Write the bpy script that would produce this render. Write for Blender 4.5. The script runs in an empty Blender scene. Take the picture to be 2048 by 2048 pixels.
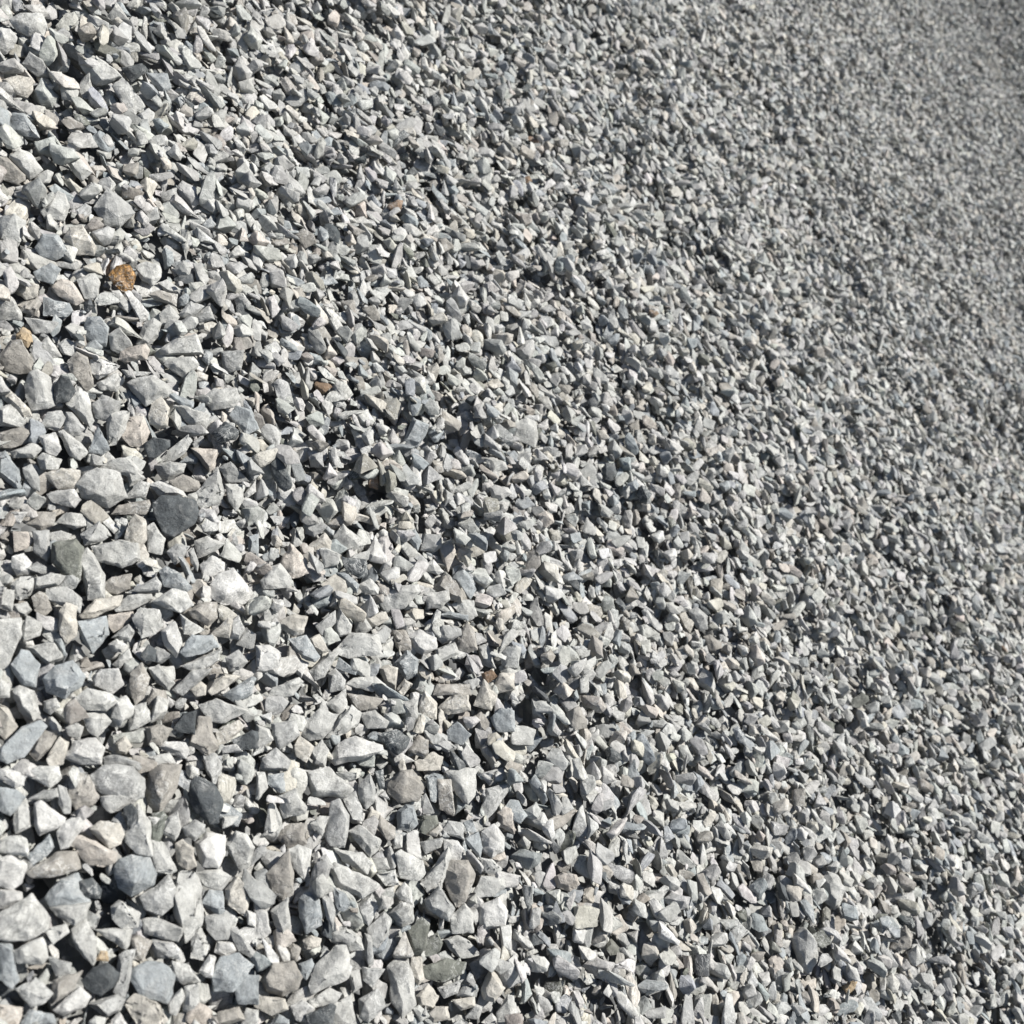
import bpy, bmesh, math, random
import numpy as np
from mathutils import Vector, Matrix

random.seed(7)
rng = np.random.default_rng(11)

# ------------------------------------------------------------------ camera, sky, sun, exposure
# everything is first worked out in the camera's own axes (x right, y up, z back) and turned into world space
PITCH, ROLL = math.radians(50), math.radians(8)
UP = np.array([math.sin(ROLL), math.cos(ROLL) * math.cos(PITCH), math.cos(ROLL) * math.sin(PITCH)])
XW = np.array([1.0, 0, 0]) - UP[0] * UP
XW /= np.linalg.norm(XW)
YW = np.cross(UP, XW)
ROT = np.stack([XW, YW, UP])                       # camera axes -> world axes
CAMPOS = np.array([0.0, 0.0, 1.3])
def world(p):
    return np.asarray(p) @ ROT.T + CAMPOS

scene = bpy.context.scene
col = scene.collection
cd = bpy.data.cameras.new('camera')
cam = bpy.data.objects.new('camera', cd)
col.objects.link(cam)
M = Matrix([[*ROT[0], CAMPOS[0]], [*ROT[1], CAMPOS[1]], [*ROT[2], CAMPOS[2]], [0, 0, 0, 1]])
cam.matrix_world = M
cd.sensor_width = 36.0
cd.lens = 36.0
cd.clip_start = 0.03
cd.clip_end = 2000
cd.dof.use_dof = True
cd.dof.focus_distance = 1.0
cd.dof.aperture_fstop = 9.0
scene.camera = cam

SUN = np.array([0.79, 0.52, 0.23])                 # towards the sun, camera axes
SUN /= np.linalg.norm(SUN)
sw = ROT @ SUN
elev = math.asin(sw[2])
azim = math.atan2(sw[0], sw[1])
ld = bpy.data.lights.new('sun', 'SUN')
ld.energy = 4.9
ld.angle = math.radians(0.5)
ld.color = (1.0, 0.968, 0.908)
lo = bpy.data.objects.new('sun', ld)
col.objects.link(lo)
lo.rotation_euler = Vector(sw).to_track_quat('Z', 'Y').to_euler()
lo.location = (3, 3, 6)

wd = bpy.data.worlds.new('World')
scene.world = wd
wd.use_nodes = True
nt = wd.node_tree
bg = nt.nodes['Background']
sky = nt.nodes.new('ShaderNodeTexSky')
sky.sky_type = 'NISHITA'
sky.sun_disc = False
sky.sun_elevation = elev
sky.sun_rotation = azim
nt.links.new(sky.outputs[0], bg.inputs[0])
bg.inputs[1].default_value = 0.06
scene.view_settings.view_transform = 'Standard'
scene.view_settings.look = 'None'
scene.view_settings.exposure = 0.69
scene.view_settings.gamma = 1.0

# ------------------------------------------------------------------ materials
def stone_material(name, wet=False):
    m = bpy.data.materials.new(name)
    m.use_nodes = True
    t = m.node_tree
    N, L = t.nodes, t.links
    bs = N['Principled BSDF']
    at = N.new('ShaderNodeAttribute'); at.attribute_name = 'stone_colour'
    geo = N.new('ShaderNodeNewGeometry')
    def noise(scale, detail, rough=0.55, dist=0.0):
        n = N.new('ShaderNodeTexNoise')
        n.inputs['Scale'].default_value = scale
        n.inputs['Detail'].default_value = detail
        n.inputs['Roughness'].default_value = rough
        n.inputs['Distortion'].default_value = dist
        L.new(geo.outputs['Position'], n.inputs['Vector'])
        return n
    def ramp(src, stops):
        r = N.new('ShaderNodeValToRGB')
        e = r.color_ramp.elements
        while len(e) < len(stops): e.new(0.5)
        for k, (p, v) in enumerate(stops):
            e[k].position = p
            e[k].color = (v, v, v, 1) if not isinstance(v, tuple) else (*v, 1)
        L.new(src, r.inputs[0])
        return r
    def mul(a, b, fac=1.0, mode='MULTIPLY'):
        x = N.new('ShaderNodeMix'); x.data_type = 'RGBA'; x.blend_type = mode
        if isinstance(fac, float): x.inputs[0].default_value = fac
        else: L.new(fac, x.inputs[0])
        L.new(a, x.inputs[6])
        if isinstance(b, tuple): x.inputs[7].default_value = (*b, 1)
        else: L.new(b, x.inputs[7])
        return x.outputs[2]
    n1 = noise(95, 6, 0.62, 0.6)                 # cloudy mottling, about a centimetre
    n2 = noise(620, 5, 0.7)                      # grain
    if wet: n1 = noise(210, 4, 0.6, 2.0)
    c = mul(at.outputs['Color'], ramp(n1.outputs[0], [(0.36, .30), (0.5, .9), (0.62, 2.6)] if wet else [(0.28, .70), (0.5, 1.0), (0.72, 1.24)]).outputs[0])
    c = mul(c, ramp(n2.outputs[0], [(0.28, .84), (0.5, 1.0), (0.72, 1.13)]).outputs[0])
    # pale calcite clouds and veins on some of the stones
    n3 = noise(60, 7, 0.7, 1.8)
    v = ramp(n3.outputs[0], [(0.475, 0.0), (0.50, .85), (0.525, 0.0)])
    n4 = noise(33, 2, 0.5)
    gate = ramp(n4.outputs[0], [(0.50, 0.0), (0.62, 0.85)])
    vf = N.new('ShaderNodeMath'); vf.operation = 'MULTIPLY'
    L.new(v.outputs[0], vf.inputs[0]); L.new(gate.outputs[0], vf.inputs[1])
    c = mul(c, (0.62, 0.62, 0.60), vf.outputs[0], 'MIX')
    # bedding: fine parallel bands showing on some stones
    mp = N.new('ShaderNodeMapping'); mp.inputs['Scale'].default_value = (1.0, 0.25, 3.2); mp.inputs['Rotation'].default_value = (.6, .35, 1.1)
    L.new(geo.outputs['Position'], mp.inputs['Vector'])
    nb = noise(300, 4, 0.6, 0.4); L.new(mp.outputs[0], nb.inputs['Vector'])
    band = ramp(nb.outputs[0], [(0.36, .66), (0.5, 1.0), (0.64, 1.22)])
    ng = noise(24, 1, 0.5)
    gb_ = ramp(ng.outputs[0], [(0.50, 0.0), (0.60, 0.9)])
    c = mul(c, band.outputs[0], gb_.outputs[0])
    # pale stone dust lying in films on the faces
    nd = noise(70, 5, 0.75, 0.8)
    du = ramp(nd.outputs[0], [(0.52, 0.0), (0.66, 0.0 if wet else 0.24)])
    c = mul(c, (0.40, 0.395, 0.375), du.outputs[0], 'MIX')
    # dark mineral specks
    n5 = noise(380, 3, 0.6)
    sp = ramp(n5.outputs[0], [(0.27, 0.5), (0.35, 0.0)])
    c = mul(c, (0.09, 0.09, 0.09), sp.outputs[0], 'MIX')
    L.new(c, bs.inputs['Base Color'])
    bs.inputs['Roughness'].default_value = 0.22 if wet else 0.82
    bs.inputs['Specular IOR Level'].default_value = 0.6 if wet else 0.28
    b1 = N.new('ShaderNodeBump'); b1.inputs['Strength'].default_value = 0.7; b1.inputs['Distance'].default_value = 0.0030
    n6 = noise(240, 7, 0.68, 0.3)
    L.new(n6.outputs[0], b1.inputs['Height'])
    b2 = N.new('ShaderNodeBump'); b2.inputs['Strength'].default_value = 0.3; b2.inputs['Distance'].default_value = 0.0016
    n7 = noise(900, 4, 0.6)
    L.new(n7.outputs[0], b2.inputs['Height']); L.new(b1.outputs[0], b2.inputs['Normal'])
    L.new(b2.outputs[0], bs.inputs['Normal'])
    return m

MAT = stone_material('crushed_limestone')
WET = stone_material('glossy_quartz', True)

PAL = {  # real base colours of the stones; dark slate also paints one shaded hole
    'W': (.405, .402, .388), 'L': (.352, .352, .336), 'G': (.278, .28, .272), 'B': (.240, .257, .264),
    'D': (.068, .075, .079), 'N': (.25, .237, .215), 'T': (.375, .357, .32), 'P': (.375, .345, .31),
    'K': (.13, .135, .118), 'A': (.165, .088, .026), 'O': (.34, .265, .175), 'R': (.18, .125, .085)}

# ------------------------------------------------------------------ the slope of the pile
STONE = 0.018                                         # typical stone, metres
nrm = np.array([34, 24, 31.5]); nrm = nrm / np.linalg.norm(nrm)
DIST = 2048 * STONE / 31.5 * nrm[2]                   # height of the camera over the slope
E1 = np.array([0, 0, -1.0]) + nrm[2] * nrm; E1 /= np.linalg.norm(E1)
E2 = np.cross(nrm, E1)
NW, E1W, E2W = ROT @ nrm, ROT @ E1, ROT @ E2
def slope_point(a, b, h):                              # slope coordinates -> camera axes
    return np.multiply.outer(a, E1) + np.multiply.outer(b, E2) + np.multiply.outer(h - DIST, nrm)
def pix(p):                                            # camera axes -> photograph pixels (2048 wide)
    d = -p[..., 2]
    return 1024 + 2048 * p[..., 0] / d, 1024 - 2048 * p[..., 1] / d, d
def undulate(a, b):
    far = np.clip((np.hypot(a, b) - 0.9) / 2.5, 0, 1)
    w = 0.007 * np.sin(7.1 * a + 2.3 * b + .6) * np.sin(5.3 * b - 1.7 * a + 1.1) + 0.006 * np.sin(13 * a - 9 * b + 2)
    w = w + far * (0.024 * np.sin(2.9 * a + 1.3 * b) * np.sin(2.2 * b - .8 * a + .5) + 0.012 * np.sin(4.7 * a - 6 * b) + .007 * np.sin(11 * a + 7 * b + 1))
    w = w + 0.04 * np.sin(1.1 * a - 1.9 * b + .4) * np.clip((a - 2.5) / 3, 0, 1)
    x = (a - 7.85 - .76 * b) / .2
    w = w + 0.40 * .2 * np.where(x > 20, x, np.log1p(np.exp(np.clip(x, -30, 20))))     # the next fold of the heap rises here
    return w
# ------------------------------------------------------------------ outlines read off the photograph
TILE_A = """
D 144,12 148,6 162,12 168,26 165,41 158,42 147,32 142,23
N 113,4 122,-3 137,-2 134,12 128,25 120,35 113,28 109,15
G 69,6 80,-2 100,-1 109,8 108,22 90,28 78,20 70,14
L 75,22 92,19 108,20 100,28 84,34 77,29
N 52,12 60,4 66,4 68,12 75,22 70,29 57,31 53,24
L 20,4 30,-2 44,-1 47,8 38,15 24,8
W -2,0 10,1 20,6 18,13 11,15 -2,7
W 26,27 31,25 50,38 48,43 30,51 26,44
B -2,14 12,16 20,22 16,27 8,36 -2,32
L 11,28 18,19 23,32 23,44 12,49 10,42
G 44,13 50,15 54,26 53,34 48,34 44,26
G 20,24 33,17 43,15 44,22 36,25
W 43,48 50,40 62,35 64,42 56,52 52,60 46,61
T 67,46 76,40 90,42 94,50 91,57 82,61 73,53
L 95,50 101,38 104,28 113,40 115,66 103,64 95,56
G 84,40 91,32 100,47 95,56 93,46
D 92,31 99,27 104,32 102,44 98,47
W 113,37 125,37 126,42 118,47
L 127,37 134,33 137,45 132,55 121,48
L 114,55 124,57 133,77 129,80 118,78 115,66
T 132,57 138,54 146,61 148,74 141,77 134,72
W 147,57 156,49 170,51 170,66 165,75 153,74
L 170,58 178,48 186,50 192,60 188,74 181,78
G 138,45 147,39 155,43 154,49 147,55 140,51
B 86,75 90,69 99,66 113,68 118,80 116,88 108,93 99,97 89,90
P 56,52 62,51 74,60 88,64 86,71 78,75 66,72 55,60
B 20,66 37,50 41,60 36,66 25,73
N 20,79 42,64 57,63 61,76 45,81 25,83
W -3,69 10,65 20,73 17,86 10,91 -3,90
W -3,92 10,91 16,94 18,102 7,105 -3,106
L -3,112 18,101 24,95 38,113 36,122 20,130 -3,128
B 34,98 46,84 59,79 61,96 68,101 60,106 38,104
L 37,105 60,104 69,101 65,112 56,119 43,112
D 60,86 70,83 77,92 76,99 66,98 61,95
L 54,122 64,112 72,128 73,145 70,149 58,137 55,128
O 72,145 76,138 81,138 82,146
L 72,122 100,120 98,134 94,137 82,129
L 84,105 90,100 97,104 106,110 104,120 92,121 85,114
G 106,97 119,90 127,81 133,90 131,104 122,111 110,107
L 129,96 135,79 146,78 153,92 150,105 152,118 140,131 136,124 135,108
L 147,79 165,76 175,82 167,93 155,89
T 170,92 177,82 183,84 188,100 185,112 172,103
B 152,102 158,92 168,93 170,108 165,111
G 155,112 170,108 177,112 172,129 163,130 156,122
L 107,114 118,112 125,118 139,122 134,131 124,126 109,125
W 116,131 130,131 138,139 136,145 127,143
L 145,123 150,118 158,133 154,145 144,143
N 98,130 103,126 115,130 108,146 101,144
B 98,152 110,146 122,146 132,156 130,170 126,177 106,172 98,158
L 130,146 143,149 151,161 138,164 130,158
B 160,157 166,143 180,140 192,149 184,160 176,168 162,168
W 150,153 158,141 163,143 160,158 155,158
L 139,165 150,163 151,180 146,185 138,183
B 176,165 185,156 195,157 195,178 180,178
G 172,121 179,120 193,140 193,145 180,138
W 164,131 175,131 179,138 170,143 162,139
L 10,138 32,127 37,143 32,148 13,147
B -2,132 9,134 14,160 9,166 -2,158
D 61,160 70,151 81,147 90,155 86,165 76,172 65,167
G 90,142 96,137 102,138 96,172 92,175 86,168
W 40,183 60,165 69,173 64,180 48,187
G 66,178 88,171 94,175 91,183 80,188
T 94,178 102,170 110,175 120,178 126,190 122,195 104,195
L 127,176 137,166 140,172 133,187 128,185
G 12,167 27,158 40,170 34,177 24,180
N 40,160 62,153 55,168 40,178
P -3,178 18,181 14,196 -3,196
B 14,196 22,182 40,186 42,196
W 84,190 90,184 98,196 84,196
L 34,122 50,117 52,124 40,133
N 165,184 180,180 185,190 160,196
L 186,181 195,183 195,196 182,194
W 186,107 193,110 193,120 187,118
G 36,142 54,147 53,156 42,157
L 168,37 181,36 175,43 168,46
"""
TILE_B = """
L 17,21 30,16 38,30 37,34 21,38 18,30
B 9,6 21,4 22,18 18,19 9,12
L 0,3 7,3 9,15 2,24 0,23
L 35,2 55,0 65,8 74,16 68,22 58,20 43,21 40,12
G 57,26 63,24 70,36 69,52 67,60 56,58 52,50 57,36
G 66,24 75,18 81,32 80,40 73,38
G 77,14 86,4 90,14 89,26 83,31 78,24
D 89,3 96,1 97,16 93,16
N 100,12 110,2 118,1 127,15 122,25 108,26 99,18
W 93,21 97,17 101,24
B 128,7 134,4 142,6 141,12 136,26 132,24
N 137,9 147,9 148,22 150,34 149,36 139,31
L 143,3 150,0 165,0 166,20 160,27 152,20
W 169,4 178,3 186,0 190,9 176,13
G 170,30 174,16 190,12 190,18 180,33 174,39
P 182,34 188,29 195,32 195,50 184,44
B 106,33 113,28 119,29 122,42 116,48 107,46
G 124,24 128,19 135,34 126,35
K 124,36 136,36 138,42 128,50 123,48
T 128,50 138,42 141,46 136,52
G 140,48 145,40 156,41 157,54
B 157,41 163,38 167,50 158,48
W 170,48 180,42 188,52 187,62 178,68 171,62
N 91,44 94,36 105,45 105,53 99,55
T 81,44 87,31 94,34 88,48
L 69,48 78,43 95,55 92,62 86,67 77,58
L 103,55 104,50 111,50 110,60 104,61
W 114,50 122,46 125,68 116,69 113,62
G 124,56 142,52 139,60 128,65
W 142,54 152,55 158,62 154,69 143,72
B 156,54 168,48 171,60 169,68
L 105,65 110,62 126,70 128,79 123,85 109,83
L 128,82 145,60 147,68 140,90 130,94 124,87
N 140,75 148,70 160,70 166,80 158,100 151,105 144,90
N 8,80 25,62 28,80 28,95 20,100 12,92
L 24,62 32,58 42,62 40,76 36,84 28,75
N 14,50 26,42 38,42 38,57 24,62
L 10,30 13,24 18,35 20,44 16,52 10,44
L 41,42 48,36 55,37 50,51 44,47
L 54,75 60,72 84,82 93,88 90,92 80,98 60,88
L 60,62 80,64 88,72 84,80 66,71
L 86,68 98,68 101,76 88,77
G 48,68 53,65 58,74 50,81
L 91,80 105,77 108,88 98,89
L 94,93 104,89 103,100 96,100
G 127,100 138,89 150,106 146,116 130,107
L 147,112 157,102 164,110 164,124 148,125
W 168,104 183,98 190,108 188,120 170,122 167,112
L 165,93 170,82 186,82 188,90 180,96 168,98
L 169,68 178,69 186,76 183,81 173,79
P 177,68 187,63 189,68 182,71
B 32,98 40,93 48,98 50,118 38,125 33,112
L 11,108 24,98 26,118 20,128 14,118
G 50,98 56,95 60,108 58,122 53,112
B 58,90 68,95 71,104 66,108 61,107
W -1,102 8,106 6,112 11,124 6,129 -1,128
G 75,104 88,94 92,105 85,120 77,112
L 100,110 110,101 118,104 119,116 110,120
L 105,94 112,86 117,92 119,105 108,99
G 84,121 97,108 102,115 100,126 92,136 85,130
L 53,125 66,119 79,128 81,137 70,138 57,131
K 115,122 125,113 131,118 129,133 124,141 116,140
K 128,130 137,124 141,132 138,140 127,142
K 126,150 145,144 158,147 157,155 140,162 127,158
L 142,130 152,126 160,130 170,141 155,144 146,137
T 117,142 125,143 127,160 122,164 117,156
G 82,125 87,127 89,148 85,150 82,140
L 99,150 105,144 115,144 119,160 120,178 110,188 103,175
L 40,164 46,148 60,134 68,134 73,150 68,160 42,170
N 4,160 10,148 28,146 35,158 30,168 20,172 8,168
B 32,148 42,144 45,150 38,160 33,155
G 78,175 92,166 98,180 85,192 78,188
G 80,150 97,152 88,166 81,160
L 40,175 55,166 65,170 60,177 42,181
L 56,178 72,172 73,185 76,195 58,195
D 38,186 56,178 60,180 58,195 40,195
W 26,180 35,175 45,182 38,192 30,190
N 161,148 172,141 178,150 166,160
T 170,166 177,150 188,166 180,177 172,174
T 121,172 130,163 138,172 133,182 123,180
G 137,166 156,160 152,170 142,174
G 151,172 157,163 168,166 166,173
T 148,175 165,172 165,180 155,183
T 129,186 135,180 145,180 146,189 134,192
G 158,188 165,178 171,180 168,190
N 24,135 28,132 34,136 31,146 25,145
T 35,130 42,126 49,129 48,135 38,137
L 70,155 78,152 80,165 73,170
L 184,120 193,118 193,142 186,138
G 178,142 190,146 193,150 184,156 179,150
L 182,185 190,172 195,172 195,195 183,195
W 170,192 178,185 182,190 180,195
T -1,172 22,174 24,182 12,187 -1,180
B 10,195 16,185 25,190 25,195
"""
TILE_C = """
D 115,-6 122,-12 135,-13 148,-8 151,-1 147,8 131,18 123,14 118,4
K 39,24 57,21 63,27 62,40 60,52 54,55 48,44 39,37
L 59,32 66,27 72,34 79,48 79,65 66,66 65,50 60,38
L 69,26 90,21 104,24 106,36 92,42 75,37
T 95,14 101,1 110,6 111,20 106,28 94,21
L 110,12 116,8 125,20 122,32 112,30
N 18,8 22,0 42,0 40,10 30,14
W 8,0 21,0 15,9 9,7
L 42,8 50,0 64,2 66,10 56,13
G 61,17 75,7 82,19 74,23 64,25
L 77,1 82,3 90,12 86,16 78,8
P 10,15 21,15 25,22 20,28 11,30
G 25,15 37,14 38,28 36,38 26,30
W 37,16 46,14 54,17 50,22 39,22
W 9,34 18,31 24,38 22,47 13,48 9,42
L 8,55 15,49 26,48 24,62 15,67 10,64
L 26,50 38,46 50,48 44,55 26,58
N 24,64 30,60 36,63 39,74 33,79 26,74
T 45,75 50,68 58,72 58,93 50,99 45,90
L 35,58 52,56 62,66 60,76 50,70 36,66
T 60,78 72,66 92,63 90,71 70,80 62,80
L 86,72 96,63 114,62 115,66 100,74 88,75
B 59,83 80,79 82,93 70,106 61,97
P 82,78 100,75 101,81 86,91 82,86
N 78,54 85,49 99,47 98,58 88,62 79,60
G 98,60 118,49 122,55 120,61
B 120,44 126,42 136,46 145,57 141,60 124,56
L 130,58 140,60 146,70 136,76 123,70 115,68
W 159,55 165,47 176,43 185,52 191,62 184,69 170,71 160,65
L 147,22 156,18 169,24 162,30 149,35
W 151,40 160,33 170,38 170,45 160,46 153,50
B 188,18 195,17 195,37 187,34
G 126,30 133,24 143,26 138,35 132,40
G 142,30 146,27 150,38 149,45 144,38
N 142,75 150,69 164,68 164,80 157,86 146,80
T 158,93 172,80 176,82 173,95
G 173,84 180,78 185,88 180,96 173,95
L 136,77 142,80 155,89 145,93 139,92
W 122,90 132,82 138,98 133,110 124,100
B 136,106 145,93 160,93 165,102 150,108 140,109
L 100,80 106,72 120,74 123,85 117,92 107,95
L 137,116 160,106 167,103 165,112 150,122
G 170,110 180,104 187,113 180,120 173,120
W 70,124 76,119 90,119 93,130 85,137 72,131
N 98,122 107,114 113,125 109,140 102,145 98,135
L 112,118 120,115 132,129 127,135 118,128
G 130,134 145,120 160,118 152,127 138,138
T 142,132 150,127 156,131 155,138 148,139
B 8,115 16,104 22,105 30,115 27,132 18,130 10,120
B 33,126 40,117 55,112 64,124 62,130 49,141 36,135
L 55,142 66,133 83,137 89,143 80,150 64,149
L 85,143 95,139 101,147 100,153 90,162 84,155
L 9,136 15,131 26,135 30,152 25,158 15,150
T -2,145 6,148 13,162 4,173 -2,165
B -2,180 16,162 30,158 35,162 18,185 6,190 -2,186
N 22,182 30,165 43,165 40,178 28,188
T 35,186 45,170 52,174 48,190 38,192
W 48,185 57,173 72,170 79,178 76,190 60,190
L 62,152 78,152 84,158 74,170 66,165
N 110,163 120,160 130,164 122,176 112,176
N 142,176 150,155 158,155 165,178 158,184
D 130,165 138,152 148,150 147,168
W 120,177 125,173 140,174 143,180 140,186 128,182
L 150,146 163,141 175,149 187,150 170,159 158,158
T 163,166 180,157 185,162 170,175 165,176
D 175,172 190,165 195,166 195,178 180,180
W 167,177 178,175 184,181 168,182
T 157,135 166,122 181,124 170,134 160,138
B 168,138 190,124 193,126 190,138 178,144
L 19,102 41,98 48,110 36,116 28,110
L 15,92 20,78 33,83 30,93 18,98
L -2,82 16,80 16,92 8,110 6,118 -2,118
L -2,58 11,59 9,75 -2,72
L 9,70 20,68 24,74 19,79 12,76
W 82,100 88,96 95,100 92,106 84,105
G 84,95 97,84 103,90 98,98
L 49,163 58,159 63,162 60,173 51,168
T 87,175 94,169 100,176 95,183 88,181
L 85,115 97,103 100,110 90,118
D 106,108 112,100 118,104 117,113 109,112
L 112,185 128,182 133,190 125,193 113,193
G 78,185 88,183 96,187 108,190 105,195 80,195
L 178,100 186,87 193,92 191,104
N 110,144 115,133 125,135 126,145 115,149
L 97,158 101,146 110,144 115,157 105,163 98,165
L -1,124 8,132 7,140 -1,140
G 33,143 42,140 46,147 38,153 33,150
"""
TILE_D = """
D 92,168 106,164 116,171 114,178 107,183 100,178
W 56,188 62,174 75,169 95,176 96,180 80,187 60,191
L 34,160 48,149 62,153 56,165 50,171 40,173 34,167
L 53,170 62,156 72,146 79,152 77,161 60,171
G 12,160 30,157 33,168 18,179 13,170
L 0,160 10,164 13,172 0,180
G 5,186 15,178 26,188 24,195 3,195
T 28,176 33,169 44,177 38,189 30,184
L 42,180 50,172 55,180 52,193 44,190
L 53,145 68,133 69,150 63,153
G 54,122 60,118 68,127 66,134 56,136
N 69,137 96,141 90,148 78,150
L 68,130 74,125 90,124 98,131 88,136
L 40,120 55,106 62,107 52,124 45,127
B 60,118 63,110 76,120 75,123
W 0,101 10,101 19,106 17,117 6,120 0,120
B 24,96 38,93 48,109 44,113 35,110 30,100
N 20,118 25,101 31,105 26,120
W 27,118 30,109 40,114 34,125
L 9,140 12,133 32,125 36,128 28,138 14,142
L 58,106 72,91 80,95 92,92 96,107 70,110
T 14,84 28,77 39,79 36,91 28,94
T 40,96 48,92 55,105 50,107 43,103
L 59,86 63,73 72,85 71,93 62,94
G 45,86 60,74 60,84 50,93
L 74,80 80,76 88,88 80,93 75,90
T 80,80 98,75 100,81 92,86 86,86
L 92,66 108,56 122,55 124,60 112,72 98,76
L 77,55 86,50 93,57 92,62 82,62
T 49,55 60,47 68,52 69,60 62,64
B 60,46 68,46 78,55 76,61
L 4,52 10,42 18,39 27,50 24,57 6,58
P 18,39 26,24 38,36 40,46 28,50
L 48,28 52,27 64,32 61,41 52,42
T 39,26 52,16 57,22 56,29 44,30
L 59,18 66,9 78,20 77,25 66,29 59,27
G 36,8 48,6 54,11 44,19 37,16
D 65,34 83,36 84,47 78,50 68,44
W 84,30 90,18 98,28 99,39 86,37
L 105,24 113,22 124,32 116,37
P 138,26 148,23 151,30 145,45 141,38
P 150,23 164,30 155,37 152,35
G 124,29 128,17 140,17 140,26 134,30
B 112,18 120,13 125,22 122,29
L 126,40 134,36 142,45 137,47 128,45
N 134,57 142,46 150,52 156,62 155,68 147,66
B 148,50 155,42 163,50 166,58 162,66
L 127,62 145,59 146,66 140,72 130,73
B 137,78 146,75 160,78 160,82
L 148,70 155,66 164,67 167,78 160,83
G 137,96 141,85 155,88 155,93 141,100
N 152,96 159,83 165,90 167,104 160,106 153,104
W 114,94 124,89 136,95 136,103 126,109 119,103
L 135,104 150,98 153,107 138,114
L 168,102 175,99 181,118 170,115
B 105,114 114,105 123,112 121,124 113,127
R 170,122 178,119 182,124 174,130
T 164,146 172,127 182,138 178,150
T 178,134 184,122 195,122 195,134 182,137
T 137,148 148,138 160,138 162,150 145,153
T 123,148 127,134 137,145 136,156 125,154
N 134,138 137,130 161,130 162,138 148,138
W 138,128 144,117 154,126
L 105,142 122,142 122,155 116,158
B 144,165 152,158 162,168 156,176 145,172
N 115,180 122,168 130,172 130,183 127,186
T 120,188 134,181 141,185 139,195 122,195
B 177,155 184,148 195,150 195,165 182,166
N 164,155 170,151 178,160 178,170 168,165
T 93,118 100,115 107,118 105,135 98,130
T 105,135 112,126 118,130 110,140
L 78,152 90,150 100,158 98,163 84,163
G 133,175 141,170 152,178 145,182
W 104,186 110,182 120,188 106,191
"""
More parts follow.
